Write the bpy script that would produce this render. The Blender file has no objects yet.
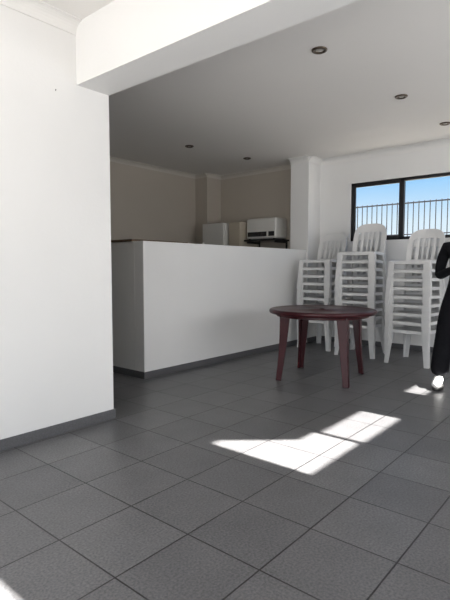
import bpy, bmesh, math, random
from mathutils import Vector, Matrix
random.seed(3)
scene = bpy.context.scene
try:
    scene.view_settings.view_transform = 'Standard'
    scene.view_settings.look = 'None'
except Exception as e:
    print(e)

# ------------------------------------------------------------ materials
def new_mat(name, col, rough=0.5, spec=0.5, noise=0.0, nscale=8.0, bump=0.0, bscale=60.0, metal=0.0):
    m = bpy.data.materials.new(name); m.use_nodes = True
    nt = m.node_tree; b = nt.nodes['Principled BSDF']
    b.inputs['Roughness'].default_value = rough
    b.inputs['Metallic'].default_value = metal
    b.inputs['Specular IOR Level'].default_value = spec
    tc = nt.nodes.new('ShaderNodeTexCoord')
    n = nt.nodes.new('ShaderNodeTexNoise'); n.inputs['Scale'].default_value = nscale
    n.inputs['Detail'].default_value = 4
    nt.links.new(tc.outputs['Object'], n.inputs['Vector'])
    r = nt.nodes.new('ShaderNodeValToRGB')
    r.color_ramp.elements[0].position = 0.3; r.color_ramp.elements[1].position = 0.7
    r.color_ramp.elements[0].color = tuple(c*(1-noise) for c in col)+(1,)
    r.color_ramp.elements[1].color = tuple(min(1, c*(1+noise)) for c in col)+(1,)
    nt.links.new(n.outputs['Fac'], r.inputs['Fac'])
    nt.links.new(r.outputs['Color'], b.inputs['Base Color'])
    if bump > 0:
        n2 = nt.nodes.new('ShaderNodeTexNoise'); n2.inputs['Scale'].default_value = bscale
        nt.links.new(tc.outputs['Object'], n2.inputs['Vector'])
        bp = nt.nodes.new('ShaderNodeBump'); bp.inputs['Strength'].default_value = bump
        bp.inputs['Distance'].default_value = 0.004
        nt.links.new(n2.outputs['Fac'], bp.inputs['Height'])
        nt.links.new(bp.outputs['Normal'], b.inputs['Normal'])
    return m

M_wall = new_mat('wall_paint', (0.79, 0.785, 0.775), 0.6, 0.3, 0.015, 1.5, 0.15, 45)
M_kwall = new_mat('kitchen_wall_dimmed', (0.50, 0.455, 0.395), 0.7, 0.3, 0.02, 1.5, 0.2, 45)  # brownish wall, with the kitchen's dimness put into the colour
M_ceil = new_mat('ceiling_paint', (0.82, 0.80, 0.775), 0.8, 0.2, 0.01, 1.0)
M_corn = new_mat('cornice_paint', (0.80, 0.79, 0.77), 0.7, 0.2, 0.01, 1.0)
M_kcorn = new_mat('kitchen_cornice_dimmed', (0.60, 0.57, 0.52), 0.7, 0.2, 0.01, 1.0)  # cornice colour darkened to carry the kitchen's shade
M_skirt = new_mat('skirting_tile', (0.105, 0.105, 0.11), 0.4, 0.5, 0.15, 90)
M_plast = new_mat('white_plastic', (0.70, 0.70, 0.695), 0.38, 0.5, 0.02, 12)
M_maroon = new_mat('maroon_plastic', (0.046, 0.009, 0.012), 0.33, 0.32, 0.1, 10)
M_alu = new_mat('dark_aluminium', (0.014, 0.013, 0.014), 0.4, 0.5, 0.05, 10)
M_rail = new_mat('railing_paint', (0.08, 0.08, 0.085), 0.6, 0.4, 0.05, 10)
M_black = new_mat('black_fabric', (0.007, 0.007, 0.009), 0.9, 0.15, 0.2, 30, 0.3, 120)
M_shoe = new_mat('shoe_sole', (0.02, 0.02, 0.02), 0.5, 0.5, 0.1, 20)
M_wshoe = new_mat('white_shoe_upper', (0.62, 0.62, 0.62), 0.5, 0.4, 0.04, 60)
M_skin = new_mat('skin', (0.30, 0.16, 0.10), 0.5, 0.4, 0.05, 20)
M_hair = new_mat('hair', (0.012, 0.009, 0.008), 0.6, 0.4, 0.2, 60)
M_eye = new_mat('eye_white', (0.75, 0.75, 0.72), 0.2)
M_iris = new_mat('iris', (0.02, 0.01, 0.006), 0.2)
M_lip = new_mat('lips', (0.28, 0.09, 0.07), 0.5)
M_fridge = new_mat('fridge_enamel', (0.64, 0.63, 0.60), 0.35, 0.5, 0.01, 3)
M_beige = new_mat('beige_enamel', (0.46, 0.41, 0.33), 0.4, 0.5, 0.02, 3)
M_dark = new_mat('dark_glass', (0.015, 0.015, 0.017), 0.15, 0.5, 0.05, 5)
M_wood = new_mat('brown_counter', (0.13, 0.085, 0.055), 0.5, 0.4, 0.25, 14)
M_bronze = new_mat('bronze_ring', (0.10, 0.075, 0.055), 0.35, 0.5, 0.1, 20, metal=0.6)
M_lamp = new_mat('lamp_lens', (0.35, 0.33, 0.30), 0.15, 0.5, 0.1, 60)
M_ground = new_mat('paving', (0.32, 0.30, 0.27), 0.9, 0.2, 0.12, 4)
M_cloth = new_mat('sun_mask_cloth', (0.55, 0.53, 0.48), 0.9, 0.1, 0.05, 40)  # for the unseen sheet that trims the sun patch
M_hook = new_mat('dull_steel', (0.25, 0.24, 0.22), 0.5, 0.4, 0.1, 40)

# floor tiles
TS = 0.40; OX = 0.11; OY = 0.12
M_floor = bpy.data.materials.new('floor_tiles'); M_floor.use_nodes = True
nt = M_floor.node_tree; b = nt.nodes['Principled BSDF']
tc = nt.nodes.new('ShaderNodeTexCoord'); mp = nt.nodes.new('ShaderNodeMapping')
mp.inputs['Location'].default_value = (OX, OY, 0)
br = nt.nodes.new('ShaderNodeTexBrick'); br.offset = 0; br.squash = 1
br.inputs['Scale'].default_value = 1; br.inputs['Brick Width'].default_value = TS
br.inputs['Row Height'].default_value = TS; br.inputs['Mortar Size'].default_value = 0.0040
br.inputs['Mortar Smooth'].default_value = 0.2; br.inputs['Bias'].default_value = 0
br.inputs['Color1'].default_value = (0.106, 0.105, 0.109, 1)
br.inputs['Color2'].default_value = (0.134, 0.133, 0.137, 1)
br.inputs['Mortar'].default_value = (0.024, 0.023, 0.023, 1)
nt.links.new(tc.outputs['Object'], mp.inputs['Vector']); nt.links.new(mp.outputs['Vector'], br.inputs['Vector'])
ns = nt.nodes.new('ShaderNodeTexNoise'); ns.inputs['Scale'].default_value = 95; ns.inputs['Detail'].default_value = 3
nt.links.new(tc.outputs['Object'], ns.inputs['Vector'])
nr = nt.nodes.new('ShaderNodeMapRange'); nr.inputs['From Min'].default_value = 0.3; nr.inputs['From Max'].default_value = 0.7
nr.inputs['To Min'].default_value = 0.66; nr.inputs['To Max'].default_value = 1.34
nt.links.new(ns.outputs['Fac'], nr.inputs['Value'])
ns2 = nt.nodes.new('ShaderNodeTexNoise'); ns2.inputs['Scale'].default_value = 5; ns2.inputs['Detail'].default_value = 3
nt.links.new(tc.outputs['Object'], ns2.inputs['Vector'])
nr2 = nt.nodes.new('ShaderNodeMapRange'); nr2.inputs['From Min'].default_value = 0.3; nr2.inputs['From Max'].default_value = 0.7
nr2.inputs['To Min'].default_value = 0.93; nr2.inputs['To Max'].default_value = 1.07
nt.links.new(ns2.outputs['Fac'], nr2.inputs['Value'])
ml = nt.nodes.new('ShaderNodeMath'); ml.operation = 'MULTIPLY'
nt.links.new(nr.outputs['Result'], ml.inputs[0]); nt.links.new(nr2.outputs['Result'], ml.inputs[1])
vm = nt.nodes.new('ShaderNodeVectorMath'); vm.operation = 'SCALE'
nt.links.new(br.outputs['Color'], vm.inputs[0]); nt.links.new(ml.outputs[0], vm.inputs['Scale'])
nt.links.new(vm.outputs['Vector'], b.inputs['Base Color'])
b.inputs['Roughness'].default_value = 0.38
bp = nt.nodes.new('ShaderNodeBump'); bp.invert = True; bp.inputs['Distance'].default_value = 0.003; bp.inputs['Strength'].default_value = 0.6
nt.links.new(br.outputs['Fac'], bp.inputs['Height']); nt.links.new(bp.outputs['Normal'], b.inputs['Normal'])

# thin window glass
M_glass = bpy.data.materials.new('window_glass'); M_glass.use_nodes = True
nt = M_glass.node_tree; nt.nodes.clear()
o = nt.nodes.new('ShaderNodeOutputMaterial'); mx = nt.nodes.new('ShaderNodeMixShader'); mx.inputs[0].default_value = 0.05
t = nt.nodes.new('ShaderNodeBsdfTransparent'); g = nt.nodes.new('ShaderNodeBsdfGlossy'); g.inputs['Roughness'].default_value = 0.02
nt.links.new(t.outputs[0], mx.inputs[1]); nt.links.new(g.outputs[0], mx.inputs[2]); nt.links.new(mx.outputs[0], o.inputs[0])

# ------------------------------------------------------------ mesh helpers
def finish(bm, name, mat, parent=None, smooth=False, bevel=0.0, loc=None, rotz=0.0):
    bmesh.ops.recalc_face_normals(bm, faces=bm.faces)
    me = bpy.data.meshes.new(name); bm.to_mesh(me); bm.free()
    mats = mat if isinstance(mat, (list, tuple)) else [mat]
    for mm in mats: me.materials.append(mm)
    if smooth:
        for p in me.polygons: p.use_smooth = True
    ob = bpy.data.objects.new(name, me); scene.collection.objects.link(ob)
    if parent: ob.parent = parent
    if loc: ob.location = loc
    ob.rotation_euler[2] = rotz
    if bevel > 0:
        md = ob.modifiers.new('bevel', 'BEVEL'); md.width = bevel; md.segments = 3; md.limit_method = 'ANGLE'
        md.harden_normals = False
    return ob

def add_box(bm, x0, x1, y0, y1, z0, z1, mi=0):
    vs = [bm.verts.new(p) for p in [(x0,y0,z0),(x1,y0,z0),(x1,y1,z0),(x0,y1,z0),(x0,y0,z1),(x1,y0,z1),(x1,y1,z1),(x0,y1,z1)]]
    for f in [(0,3,2,1),(4,5,6,7),(0,1,5,4),(1,2,6,5),(2,3,7,6),(3,0,4,7)]:
        fc = bm.faces.new([vs[i] for i in f]); fc.material_index = mi

def boxes(name, lst, mat, parent=None, bevel=0.0, **k):
    bm = bmesh.new()
    for bx in lst: add_box(bm, *bx)
    return finish(bm, name, mat, parent, bevel=bevel, **k)

def add_prism(bm, p0, p1, a0, b0, a1, b1, up=Vector((0,0,1))):
    p0 = Vector(p0); p1 = Vector(p1)
    ax = Vector((0,1,0)); ay = Vector((1,0,0))
    vs = []
    for p, a, b_ in ((p0,a0,b0),(p1,a1,b1)):
        for sx, sy in ((-1,-1),(1,-1),(1,1),(-1,1)):
            vs.append(bm.verts.new(p + ay*sx*b_ + ax*sy*a))
    for f in [(0,1,2,3),(4,7,6,5),(0,4,5,1),(1,5,6,2),(2,6,7,3),(3,7,4,0)]:
        bm.faces.new([vs[i] for i in f])

def lathe(bm, prof, n=48, c=(0,0,0), mi=0):
    rings = []
    for r, z in prof:
        if r < 1e-6: rings.append([bm.verts.new((c[0], c[1], c[2]+z))])
        else: rings.append([bm.verts.new((c[0]+r*math.cos(2*math.pi*i/n), c[1]+r*math.sin(2*math.pi*i/n), c[2]+z)) for i in range(n)])
    for a, b_ in zip(rings, rings[1:]):
        for i in range(n):
            j = (i+1) % n
            q = [a[i%len(a)], a[j%len(a)], b_[j%len(b_)], b_[i%len(b_)]]
            u = []
            for v in q:
                if v not in u: u.append(v)
            if len(u) > 2:
                f = bm.faces.new(u); f.material_index = mi

def empty(name, loc=(0,0,0), rotz=0):
    e = bpy.data.objects.new(name, None); scene.collection.objects.link(e)
    e.location = loc; e.rotation_euler[2] = rotz; e.empty_display_size = 0.1
    return e

# ------------------------------------------------------------ room shell
H = 2.95; XW = 7.10; YR = -1.80; XB = -2.6; YL = 3.12; YK = 6.40
boxes('floor', [(XB-0.2, XW+0.2, YR-0.1, YK+0.2, -0.1, 0)], M_floor)
boxes('ceiling', [(XB-0.2, XW+0.2, YR-0.1, YK+0.2, H, H+0.15)], M_ceil)
boxes('ground_outside', [(-30, 40, -30, 30, -0.4, -0.12)], M_ground)
boxes('wall_left', [(XB, 2.31, YL, YL+0.2, 0, H)], M_wall)
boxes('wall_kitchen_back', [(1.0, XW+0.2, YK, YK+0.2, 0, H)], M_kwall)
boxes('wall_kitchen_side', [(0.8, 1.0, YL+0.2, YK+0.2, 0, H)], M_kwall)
WY0, WY1, WZ0, WZ1 = 1.00, 3.42, 1.62, 2.52
boxes('wall_window_side', [(XW, XW+0.2, YR, WY0, 0, H), (XW, XW+0.2, WY1, 4.28, 0, H),
      (XW, XW+0.2, WY0, WY1, 0, WZ0), (XW, XW+0.2, WY0, WY1, WZ1, H)], M_wall)
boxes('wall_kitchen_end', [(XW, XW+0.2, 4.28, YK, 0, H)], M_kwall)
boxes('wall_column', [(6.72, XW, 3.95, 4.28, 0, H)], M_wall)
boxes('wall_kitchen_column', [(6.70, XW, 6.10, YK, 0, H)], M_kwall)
boxes('wall_half_height', [(3.36, 6.72, 3.98, 4.13, 0, 1.49), (3.36, 3.51, 4.13, 5.3, 0, 1.49)], M_wall, bevel=0.006)
def wall_with_holes(name, x0, x1, ya, yb, holes, mat):
    lst = []; x = x0
    for hx0, hx1, hz0, hz1 in sorted(holes):
        lst.append((x, hx0, ya, yb, 0, H))
        if hz0 > 0: lst.append((hx0, hx1, ya, yb, 0, hz0))
        lst.append((hx0, hx1, ya, yb, hz1, H)); x = hx1
    lst.append((x, x1, ya, yb, 0, H))
    return boxes(name, lst, mat)
T = math.tan(math.radians(30))
zz = lambda Y: (Y-YR)*T
holes = [(-2.2, -0.3, 0.0, 2.1), (0.15, 0.79, zz(1.40), zz(1.95)), (2.40, 3.045, zz(1.38), zz(2.17)),
         (3.085, 3.77, zz(1.36), zz(1.71)), (4.64, 5.15, zz(1.45), zz(1.66))]
wall_with_holes('wall_right', XB, XW, YR-0.03, YR, holes, M_wall)
bm = bmesh.new()
y = YR+0.012
pts = [(2.38, zz(2.20)), (3.06, zz(2.20)), (3.06, zz(1.71)), (2.85, zz(1.71)), (2.44, zz(2.17)), (2.38, zz(2.19))]
f = bm.faces.new([bm.verts.new((p[0], y, p[1])) for p in pts])
bmesh.ops.triangulate(bm, faces=[f])
finish(bm, 'sun_patch_mask', M_cloth)  # unseen sheet added over the opening, cut to shape the sun patch
boxes('wall_behind', [(XB-0.2, XB, YR, -1.4, 0, H), (XB-0.2, XB, 2.6, YL+0.2, 0, H), (XB-0.2, XB, -1.4, 2.6, 2.3, H)], M_wall)
boxes('ceiling_beam', [(2.03, 2.31, YR, YL, 2.52, H)], M_wall)

sk = 0.075; st = 0.012
boxes('baseboard_left', [(XB, 2.31+st, YL-st, YL, 0, sk), (2.31, 2.31+st, YL, YL+0.2, 0, sk)], M_skirt, bevel=0.002)
boxes('baseboard_half_wall', [(3.36-st, 6.72, 3.98-st, 3.98, 0, sk), (3.36-st, 3.36, 3.98, 5.3, 0, sk)], M_skirt, bevel=0.002)
boxes('baseboard_column', [(6.72, XW-st, 3.95-st, 3.95, 0, sk)], M_skirt)
boxes('baseboard_window_side', [(XW-st, XW, YR+0.02, 3.95, 0, sk)], M_skirt)
boxes('baseboard_right', [(-0.3, XW-0.02, YR, YR+st, 0, sk)], M_skirt)

def cornice(name, runs, s=0.085, mat=None):
    bm = bmesh.new()
    for (x0, y0, x1, y1, nx, ny) in runs:
        prof = [(0, 0), (0, -s), (0.008, -s)]
        for k in range(1, 6):
            a = math.pi/2*k/6
            prof.append((0.008+(s-0.016)*(1-math.cos(a)), -s + 0.0+(s-0.008)*math.sin(a)))
        prof += [(s, -0.008), (s, 0)]
        A = [bm.verts.new((x0+nx*d, y0+ny*d, H+z)) for d, z in prof]
        B = [bm.verts.new((x1+nx*d, y1+ny*d, H+z)) for d, z in prof]
        n = len(prof)
        for i in range(n):
            bm.faces.new([A[i], A[(i+1)%n], B[(i+1)%n], B[i]])
        bm.faces.new(A); bm.faces.new(B)
    return finish(bm, name, mat or M_corn)
cornice('trim_1', [(XB, YL, 2.03, YL, 0, -1)])
cornice('trim_2', [(XW, YR, XW, 3.95, -1, 0), (6.72, 3.95, XW, 3.95, 0, -1), (6.72, 3.95, 6.72, 4.28, -1, 0)])
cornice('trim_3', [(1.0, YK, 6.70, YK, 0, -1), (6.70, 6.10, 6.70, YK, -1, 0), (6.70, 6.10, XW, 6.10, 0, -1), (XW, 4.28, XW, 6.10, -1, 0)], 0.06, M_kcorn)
# small picture hook left in the wall
hk = empty('picture_hook', (1.862, YL, 2.438))
boxes('plate', [(-0.003, 0.003, -0.002, 0.0, -0.006, 0.006)], M_hook, hk)
boxes('pin', [(-0.0015, 0.0015, -0.010, -0.002, 0.0, 0.003)], M_hook, hk)

# ------------------------------------------------------------ window
win = empty('window_1', (0, 0, 0))
fx0, fx1 = XW+0.03, XW+0.09
lst = [(fx0, fx1, WY0, WY1, WZ0, WZ0+0.045), (fx0, fx1, WY0, WY1, WZ1-0.045, WZ1),
       (fx0, fx1, WY0, WY0+0.045, WZ0, WZ1), (fx0, fx1, WY1-0.045, WY1, WZ0, WZ1)]
for ym in (2.62, 1.82): lst.append((fx0, fx1, ym-0.028, ym+0.028, WZ0, WZ1))
boxes('frame', lst, M_alu, win, bevel=0.004)
lst = []
for a, c in ((WY1-0.045, 2.648), (1.79, WY0+0.045)):
    lst += [(fx0+0.01, fx1-0.02, c, a, WZ0+0.045, WZ0+0.065), (fx0+0.01, fx1-0.02, c, a, WZ1-0.065, WZ1-0.045),
            (fx0+0.01, fx1-0.02, a-0.02, a, WZ0+0.06, WZ1-0.06), (fx0+0.01, fx1-0.02, c, c+0.02, WZ0+0.06, WZ1-0.06)]
boxes('sash', lst, M_alu, win)
boxes('glass', [(fx0+0.028, fx0+0.032, WY0+0.03, WY1-0.03, WZ0+0.03, WZ1-0.03)], M_glass, win)
bm = bmesh.new()
RX = 9.6
yy = -3.0
while yy < 8.5:
    add_box(bm, RX-0.007, RX+0.007, yy-0.0065, yy+0.0065, -0.12, 2.50)
    yy += 0.105
add_box(bm, RX-0.012, RX+0.012, -3, 8.5, 2.46, 2.485)
add_box(bm, RX-0.012, RX+0.012, -3, 8.5, 1.85, 1.87)
add_box(bm, RX-0.02, RX+0.02, -3, 8.5, 0.05, 0.09)
for yp in (-2.9, 0.0, 5.9, 8.4):
    add_box(bm, RX-0.02, RX+0.02, yp-0.02, yp+0.02, -0.12, 2.50)
finish(bm, 'metal_railing', M_rail)

# ------------------------------------------------------------ downlights
for i, (x, y) in enumerate([(3.53, 1.99), (5.0, 1.87), (6.26, 1.80), (5.04, 4.93), (6.18, 4.76)]):
    bm = bmesh.new()
    lathe(bm, [(0.0, 0.0), (0.046, 0.0), (0.046, -0.004)], 32, mi=1)
    lathe(bm, [(0.038, -0.001), (0.044, -0.012), (0.052, -0.014), (0.060, -0.010), (0.063, 0.0)], 32, mi=0)
    lathe(bm, [(0.0, -0.014), (0.018, -0.012), (0.028, -0.004), (0.042, -0.001)], 32, mi=1)
    finish(bm, 'recessed_downlight', [M_bronze, M_lamp], smooth=True, loc=(x, y, H-0.0005))

# ------------------------------------------------------------ stacking chair
def chair_mesh():
    bm = bmesh.new()
    NX, NY = 12, 12
    g = {}
    for i in range(NX+1):
        for j in range(NY+1):
            u = i/NX; v = j/NY*2-1
            x = -0.235+0.445*u
            w = 0.225-0.03*u
            z = 0.44-0.022*math.sin(math.pi*min(1, u*1.05))*(1-v*v)-0.012*u
            if u < 0.08: z -= 0.012
            g[i, j] = bm.verts.new((x, v*w, z))
    for i in range(NX):
        for j in range(NY):
            bm.faces.new([g[i, j], g[i+1, j], g[i+1, j+1], g[i, j+1]])
    loop = [g[i, 0] for i in range(NX+1)] + [g[NX, j] for j in range(1, NY+1)] + [g[i, NY] for i in range(NX-1, -1, -1)] + [g[0, j] for j in range(NY-1, 0, -1)]
    low = []
    for v in loop:
        d = Vector((v.co.x+0.01, v.co.y, 0)); d.normalize()
        low.append(bm.verts.new((v.co.x+d.x*0.012, v.co.y+d.y*0.012, v.co.z-0.036)))
    n = len(loop)
    for i in range(n):
        bm.faces.new([loop[i], loop[(i+1) % n], low[(i+1) % n], low[i]])
    NS, NT = 22, 14
    h = {}
    for i in range(NS+1):
        for j in range(NT+1):
            s = i/NS*2-1; t_ = j/NT
            wy = 0.200+0.012*math.sin(math.pi*t_)
            zt = 0.425+(0.425-0.055*abs(s)**3.5)*t_
            if t_ > 0.75: wy *= 1-0.10*((t_-0.75)/0.25)**2
            x = 0.195+0.125*t_**1.1-0.045*s*s*(0.4+0.6*t_)+0.01
            h[i, j] = bm.verts.new((x, s*wy, zt))
    for i in range(NS):
        for j in range(NT):
            slot = (1 <= j <= 9) and i in (3, 4, 7, 8, 10, 11, 13, 14, 17, 18)
            if not slot:
                bm.faces.new([h[i, j], h[i+1, j], h[i+1, j+1], h[i, j+1]])
    bmesh.ops.recalc_face_normals(bm, faces=bm.faces)
    bmesh.ops.solidify(bm, geom=bm.faces[:], thickness=0.007)
    def leg(xt, yt, xb, yb, sx, sy):
        for (a, b_) in ((0.034, 0.006), (0.006, 0.030)):
            a1, b1 = a*0.62, b_*(0.62 if b_ > 0.01 else 1)
            if a < 0.01: a1 = a
            if a > b_:
                p0 = (xt, yt-sy*a, 0.42); p1 = (xb, yb-sy*a1, 0.0)
            else:
                p0 = (xt-sx*b_, yt, 0.42); p1 = (xb-sx*b1, yb, 0.0)
            add_prism(bm, p0, p1, a, b_, a1, b1)
    leg(-0.236, -0.222, -0.262, -0.245, -1, -1)
    leg(-0.236, 0.222, -0.262, 0.245, -1, 1)
    leg(0.205, -0.195, 0.262, -0.232, 1, -1)
    leg(0.205, 0.195, 0.262, 0.232, 1, 1)
    for sy in (-1, 1):
        add_prism(bm, (0.300, sy*0.178, 0.76), (0.200, sy*0.188, 0.40), 0.012, 0.010, 0.016, 0.014)
    bmesh.ops.recalc_face_normals(bm, faces=bm.faces)
    me = bpy.data.meshes.new('plastic_chair'); bm.to_mesh(me); bm.free()
    me.materials.append(M_plast)
    return me
CH = chair_mesh()
def stack(x, y, rz, n, pitch=0.103, lean=0.003):
    e = empty('plastic_chair_stack', (x, y, 0), rz); e.scale = (1.08, 1.12, 1.0)
    for k in range(n):
        o = bpy.data.objects.new('chair_%d' % (k+1), CH); scene.collection.objects.link(o)
        o.parent = e
        o.location = (-lean*k+random.uniform(-.003, .003), random.uniform(-.004, .004), pitch*k)
        o.rotation_euler[2] = random.uniform(-0.014, 0.014)
stack(6.20, 2.06, math.radians(-4), 9, 0.107)
stack(6.32, 2.84, math.radians(3), 10, 0.109)
stack(6.50, 3.54, math.radians(-3), 9, 0.111)

# ------------------------------------------------------------ table
tb = empty('round_plastic_table', (4.69, 2.57, 0), math.radians(13))
bm = bmesh.new()
lathe(bm, [(0.0, 0.752), (0.022, 0.752), (0.024, 0.757), (0.034, 0.757), (0.036, 0.752), (0.525, 0.752), (0.535, 0.756), (0.560, 0.755), (0.573, 0.748), (0.577, 0.735),
           (0.572, 0.715), (0.560, 0.708), (0.554, 0.712), (0.556, 0.735), (0.0, 0.737)], 72)
finish(bm, 'table_top', M_maroon, tb, smooth=True)
bm = bmesh.new()
lathe(bm, [(0.500, 0.738), (0.497, 0.680), (0.488, 0.677), (0.485, 0.738)], 72)
add_box(bm, -0.49, 0.49, -0.012, 0.012, 0.69, 0.738); add_box(bm, -0.012, 0.012, -0.49, 0.49, 0.69, 0.738)
finish(bm, 'apron', M_maroon, tb)
for k, (sx, sy) in enumerate(((-1, -1), (1, -1), (1, 1), (-1, 1))):
    bm = bmesh.new()
    N = 8; rings = []
    for i in range(N+1):
        u = i/N
        z = 0.735*(1-u)
        w = 0.055*(1-u)**1.5+0.060
        off = 0.358+0.030*u-0.010*math.sin(math.pi*u)
        th = 0.020
        c = Vector((sx*off, sy*off, z))
        L = [(0, 0), (-w, 0), (-w, -th), (-th, -th), (-th, -w), (0, -w)]
        rings.append([bm.verts.new((c.x+sx*p[0], c.y+sy*p[1], z)) for p in L])
    for a, c in zip(rings, rings[1:]):
        for i in range(6):
            bm.faces.new([a[i], a[(i+1) % 6], c[(i+1) % 6], c[i]])
    bm.faces.new(rings[0]); bm.faces.new(rings[-1])
    finish(bm, 'leg_%d' % (k+1), M_maroon, tb, bevel=0.004)

# ------------------------------------------------------------ kitchen things
fr = empty('refrigerator', (6.80, 5.78, 0), math.radians(-90))
boxes('body', [(-0.26, 0.26, -0.25, 0.27, 0.02, 2.0)], M_fridge, fr, bevel=0.02)
boxes('door_upper', [(-0.258, 0.258, -0.30, -0.255, 1.40, 2.0)], M_fridge, fr, bevel=0.015)
boxes('door_lower', [(-0.258, 0.258, -0.30, -0.255, 0.06, 1.385)], M_fridge, fr, bevel=0.015)
boxes('handles', [(-0.23, -0.205, -0.34, -0.302, 1.45, 1.67), (-0.23, -0.205, -0.34, -0.302, 1.0, 1.33)], M_fridge, fr, bevel=0.006)
boxes('feet', [(-0.24, -0.19, -0.24, -0.19, 0, 0.02), (0.19, 0.24, -0.24, -0.19, 0, 0.02), (-0.24, -0.19, 0.2, 0.25, 0, 0.02), (0.19, 0.24, 0.2, 0.25, 0, 0.02)], M_dark, fr)
cb = empty('tall_cupboard', (6.84, 5.35, 0))
boxes('carcass', [(-0.24, 0.24, -0.13, 0.13, 0, 2.0)], M_beige, cb, bevel=0.006)
boxes('door', [(-0.26, -0.242, -0.125, 0.125, 0.08, 1.99)], M_beige, cb, bevel=0.004)
boxes('knob', [(-0.285, -0.26, -0.10, -0.08, 1.0, 1.1)], M_alu, cb, bevel=0.004)
sh = empty('wall_shelf', (6.88, 4.88, 1.66))
boxes('board', [(-0.22, 0.22, -0.34, 0.32, 0, 0.03)], M_dark, sh, bevel=0.003)
boxes('brackets', [(-0.15, 0.22, -0.30, -0.28, -0.03, 0), (0.19, 0.22, -0.30, -0.28, -0.2, 0), (-0.15, 0.22, 0.28, 0.30, -0.03, 0), (0.19, 0.22, 0.28, 0.30, -0.2, 0)], M_dark, sh)
mw = empty('microwave_oven', (6.88, 4.87, 1.69))
boxes('casing', [(-0.17, 0.18, -0.31, 0.31, 0.012, 0.36)], M_fridge, mw, bevel=0.03)
boxes('door_glass', [(-0.176, -0.168, -0.12, 0.28, 0.05, 0.13)], M_dark, mw, bevel=0.003)
boxes('control_panel', [(-0.176, -0.168, -0.28, -0.16, 0.05, 0.13)], M_dark, mw, bevel=0.003)
boxes('feet', [(-0.15, -0.12, -0.27, -0.24, 0, 0.02), (-0.15, -0.12, 0.24, 0.27, 0, 0.02), (0.12, 0.15, -0.27, -0.24, 0, 0.02), (0.12, 0.15, 0.24, 0.27, 0, 0.02)], M_dark, mw)
boxes('counter_slab', [(3.34, 3.53, 4.14, 5.28, 1.49, 1.515), (3.53, 4.2, 4.14, 4.55, 1.49, 1.515)], M_wood, bevel=0.005)

# ------------------------------------------------------------ person
def skin_obj(name, verts, edges, radii, mat, parent, root=0, sub=2):
    me = bpy.data.meshes.new(name); me.from_pydata(verts, edges, []); me.update()
    ob = bpy.data.objects.new(name, me); scene.collection.objects.link(ob); ob.parent = parent
    md = ob.modifiers.new('skin', 'SKIN'); md.use_smooth_shade = True
    sv = me.skin_vertices[0].data if me.skin_vertices else None
    if sv is None:
        bpy.context.view_layer.objects.active = ob
        sv = me.skin_vertices[0].data
    for i, r in enumerate(radii):
        sv[i].radius = r if isinstance(r, tuple) else (r, r)
        sv[i].use_root = (i == root)
    s = ob.modifiers.new('sub', 'SUBSURF'); s.levels = sub; s.render_levels = sub
    me.materials.append(mat)
    return ob

# local: +y = the way the person faces, +x = lateral (towards room's +Y)
P = empty('standing_person', (5.12, 1.235, 0), math.radians(90+12))
V = []; E = []; R = []
def pv(p, r, par=None):
    V.append(p); R.append(r)
    if par is not None: E.append((par, len(V)-1))
    return len(V)-1
pel = pv((0, 0, 0.95), (0.165, 0.125))
wa = pv((0, 0.0, 1.10), (0.15, 0.11), pel)
ch = pv((0, 0.0, 1.28), (0.165, 0.125), wa)
uc = pv((0, -0.01, 1.41), (0.12, 0.10), ch)
nk = pv((0, -0.005, 1.475), (0.062, 0.06), uc)
HX, HY, HZ = 0.085, 0.275, 1.205       # wrist
for s in (-1, 1):
    sh_ = pv((s*0.175, -0.01, 1.405), (0.066, 0.066), uc)
    ua = pv((s*0.225, -0.02, 1.26), (0.058, 0.056), sh_)
    el = pv((s*0.24, 0.0, 1.12), (0.052, 0.050), ua)
    fa = pv((s*0.175, 0.13, 1.155), (0.044, 0.042), el)
    wr = pv((s*(HX+0.01), HY-0.03, HZ-0.012), (0.034, 0.034), fa)
    hp = pv((s*0.115, 0, 0.86), (0.115, 0.112), pel)
    th_ = pv((s*0.150, 0.01, 0.68), (0.104, 0.104), hp)
    kn = pv((s*0.175, 0.015, 0.49), (0.094, 0.094), th_)
    cf = pv((s*0.20, -0.005, 0.32), (0.094, 0.094), kn)
    an = pv((s*0.215, -0.01, 0.10), (0.094, 0.096), cf)
skin_obj('clothed_body', V, E, R, M_black, P)
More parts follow.
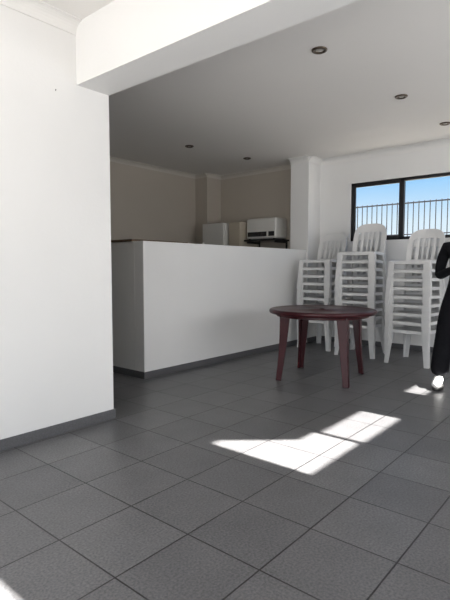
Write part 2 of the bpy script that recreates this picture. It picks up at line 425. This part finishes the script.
for s in (-1, 1):
    K = 0.022
    Vv = [(s*(0.195+K), -0.05, 0.060), (s*(0.197+K), 0.01, 0.075), (s*(0.205+K), 0.10, 0.062), (s*(0.213+K), 0.19, 0.048)]
    skin_obj('shoe_upper', Vv, [(0,1),(1,2),(2,3)], [(0.044,0.044),(0.050,0.060),(0.048,0.044),(0.042,0.030)], M_wshoe, P)
    bm = bmesh.new(); ring0 = []; ring1 = []
    for i in range(28):
        a = 2*math.pi*i/28
        yy_ = math.cos(a)*0.165+0.075
        xx_ = math.sin(a)*(0.050+0.010*math.cos(a)) + (0.10*(yy_+0.09)*0.5)
        ring0.append(bm.verts.new((s*(0.185+K+xx_), yy_, 0.001))); ring1.append(bm.verts.new((s*(0.185+K+xx_), yy_, 0.036)))
    for i in range(28): bm.faces.new([ring0[i], ring0[(i+1) % 28], ring1[(i+1) % 28], ring1[i]])
    bm.faces.new(ring0); bm.faces.new(ring1)
    finish(bm, 'shoe_sole', M_shoe, P, bevel=0.004)
    # hand: palm + 5 fingers, curling round a phone in front of the chest
    V = []; E = []; R = []
    D = Vector((-s*0.30, 0.80, 0.42)).normalized()
    U = Vector((0, -0.45, 0.88)).normalized()
    Nn = Vector((-s, -0.25, 0)).normalized()
    W = Vector((s*HX, HY, HZ))
    def hp_(a, b_, c): return tuple(W + D*a + U*b_ + Nn*c)
    w = pv(hp_(-0.03, 0, 0), (0.027, 0.024))
    p1 = pv(hp_(0.025, 0, 0), (0.020, 0.034), w)
    p2 = pv(hp_(0.060, 0, 0.002), (0.017, 0.036), p1)
    for (dy, ln) in ((0.030, 0.072), (0.011, 0.082), (-0.009, 0.076), (-0.028, 0.060)):
        a = pv(hp_(0.082, dy, 0.004), 0.0095, p2)
        b1 = pv(hp_(0.082+ln*0.35, dy*1.05, 0.018), 0.0088, a)
        c1 = pv(hp_(0.082+ln*0.48, dy*1.05, 0.042), 0.0080, b1)
        pv(hp_(0.082+ln*0.38, dy*1.05, 0.060), 0.0070, c1)
    t0 = pv(hp_(0.030, 0.030, 0.012), 0.012, p1)
    t1 = pv(hp_(0.062, 0.048, 0.028), 0.0105, t0)
    pv(hp_(0.088, 0.046, 0.042), 0.0085, t1)
    skin_obj('hand', V, E, R, M_skin, P)
ph = boxes('mobile_phone', [(-0.038, 0.038, -0.005, 0.005, -0.075, 0.075)], M_dark, P, bevel=0.003)
ph.location = (0, 0.345, 1.275); ph.rotation_euler[0] = math.radians(30)
skin_obj('neck', [(0, -0.005, 1.45), (0, 0.0, 1.53), (0, 0.01, 1.58)], [(0,1),(1,2)], [(0.058,0.058),(0.052,0.054),(0.055,0.06)], M_skin, P)
bm = bmesh.new()
bmesh.ops.create_uvsphere(bm, u_segments=40, v_segments=28, radius=1)
for v in bm.verts:
    x, y, z = v.co
    w = 0.075*(1-0.22*max(0, -z)**1.3)
    yy_ = y*0.095 + (0.012*max(0, -z) if y > 0 else 0.02*max(0, -z))
    v.co = (x*w, yy_, z*0.118)
    q = v.co
    if y > 0:
        q.y += 0.024*math.exp(-((q.x)/0.011)**2-((q.z+0.022)/0.020)**2)
        q.y += 0.007*math.exp(-((q.x)/0.02)**2-((q.z+0.095)/0.02)**2)
        q.y -= 0.008*math.exp(-((abs(q.x)-0.03)/0.013)**2-((q.z-0.004)/0.011)**2)
finish(bm, 'head', M_skin, P, smooth=True, loc=(0, 0.015, 1.665))
bm = bmesh.new()
bmesh.ops.create_uvsphere(bm, u_segments=40, v_segments=28, radius=1)
for v in bm.verts:
    x, y, z = v.co
    v.co = (x*0.086, y*0.106-0.010, z*0.125+0.010)
dl = [v for v in bm.verts if (v.co.y > 0.02 and v.co.z < 0.062) or v.co.z < -0.07]
bmesh.ops.delete(bm, geom=dl, context='VERTS')
finish(bm, 'hair', M_hair, P, smooth=True, loc=(0, 0.010, 1.668))
for s in (-1, 1):
    bm = bmesh.new(); bmesh.ops.create_uvsphere(bm, u_segments=16, v_segments=12, radius=0.012)
    finish(bm, 'eye', M_eye, P, smooth=True, loc=(s*0.030, 0.092, 1.669))
    bm = bmesh.new(); bmesh.ops.create_uvsphere(bm, u_segments=12, v_segments=8, radius=0.0058)
    finish(bm, 'iris', M_iris, P, smooth=True, loc=(s*0.030, 0.1005, 1.669))
    bm = bmesh.new(); bmesh.ops.create_uvsphere(bm, u_segments=16, v_segments=12, radius=1)
    for v in bm.verts: v.co = (v.co.x*0.009, v.co.y*0.018, v.co.z*0.032)
    finish(bm, 'ear', M_skin, P, smooth=True, loc=(s*0.078, 0.005, 1.655))
bm = bmesh.new(); bmesh.ops.create_uvsphere(bm, u_segments=16, v_segments=12, radius=1)
for v in bm.verts: v.co = (v.co.x*0.024, v.co.y*0.010, v.co.z*0.008)
finish(bm, 'mouth', M_lip, P, smooth=True, loc=(0, 0.093, 1.602))

# ------------------------------------------------------------ lights
def area(name, loc, rot, sx, sy, power, col=(1, 1, 1)):
    l = bpy.data.lights.new(name, 'AREA'); l.shape = 'RECTANGLE'; l.size = sx; l.size_y = sy
    l.energy = power; l.color = col
    o = bpy.data.objects.new(name, l); scene.collection.objects.link(o)
    o.location = loc; o.rotation_euler = rot
    return o
area('daylight_behind', (XB-0.15, 0.6, 1.2), (0, math.radians(-100), 0), 2.2, 3.8, 100, (0.97, 0.98, 1.0))
area('fill_right_wall', (3.9, YR+0.05, 1.7), (math.radians(105), 0, 0), 4.0, 1.3, 95, (0.97, 0.98, 1.0))  # fill lamp added just inside the unseen right wall, standing in for daylight
sl = bpy.data.lights.new('sun', 'SUN'); sl.energy = 60; sl.angle = math.radians(0.5); sl.color = (1, 0.97, 0.92)
so = bpy.data.objects.new('sun', sl); scene.collection.objects.link(so)
d = Vector((0.0, math.cos(math.radians(30)), -math.sin(math.radians(30))))
so.rotation_euler = d.to_track_quat('-Z', 'Y').to_euler(); so.location = (0, -5, 6)

w = bpy.data.worlds.new('sky'); scene.world = w; w.use_nodes = True
nt = w.node_tree; bg = nt.nodes['Background']
tc = nt.nodes.new('ShaderNodeTexCoord'); sp = nt.nodes.new('ShaderNodeSeparateXYZ')
rp = nt.nodes.new('ShaderNodeValToRGB')
rp.color_ramp.elements[0].position = 0.0; rp.color_ramp.elements[0].color = (0.90, 0.95, 1.0, 1)
rp.color_ramp.elements[1].position = 0.6; rp.color_ramp.elements[1].color = (0.16, 0.38, 0.85, 1)
e = rp.color_ramp.elements.new(0.09); e.color = (0.72, 0.88, 1.0, 1)
e = rp.color_ramp.elements.new(0.17); e.color = (0.30, 0.62, 0.97, 1)
nt.links.new(tc.outputs['Generated'], sp.inputs[0]); nt.links.new(sp.outputs['Z'], rp.inputs['Fac'])
nt.links.new(rp.outputs['Color'], bg.inputs['Color']); bg.inputs['Strength'].default_value = 1.1

# ------------------------------------------------------------ camera
cd = bpy.data.cameras.new('camera'); cam = bpy.data.objects.new('camera', cd); scene.collection.objects.link(cam)
cd.sensor_width = 36; cd.lens = 28.8; cd.clip_start = 0.05
cam.location = (0, 0, 1.2)
cam.rotation_euler = (math.radians(90-3.81), 0, math.radians(40.2-90))
scene.camera = cam
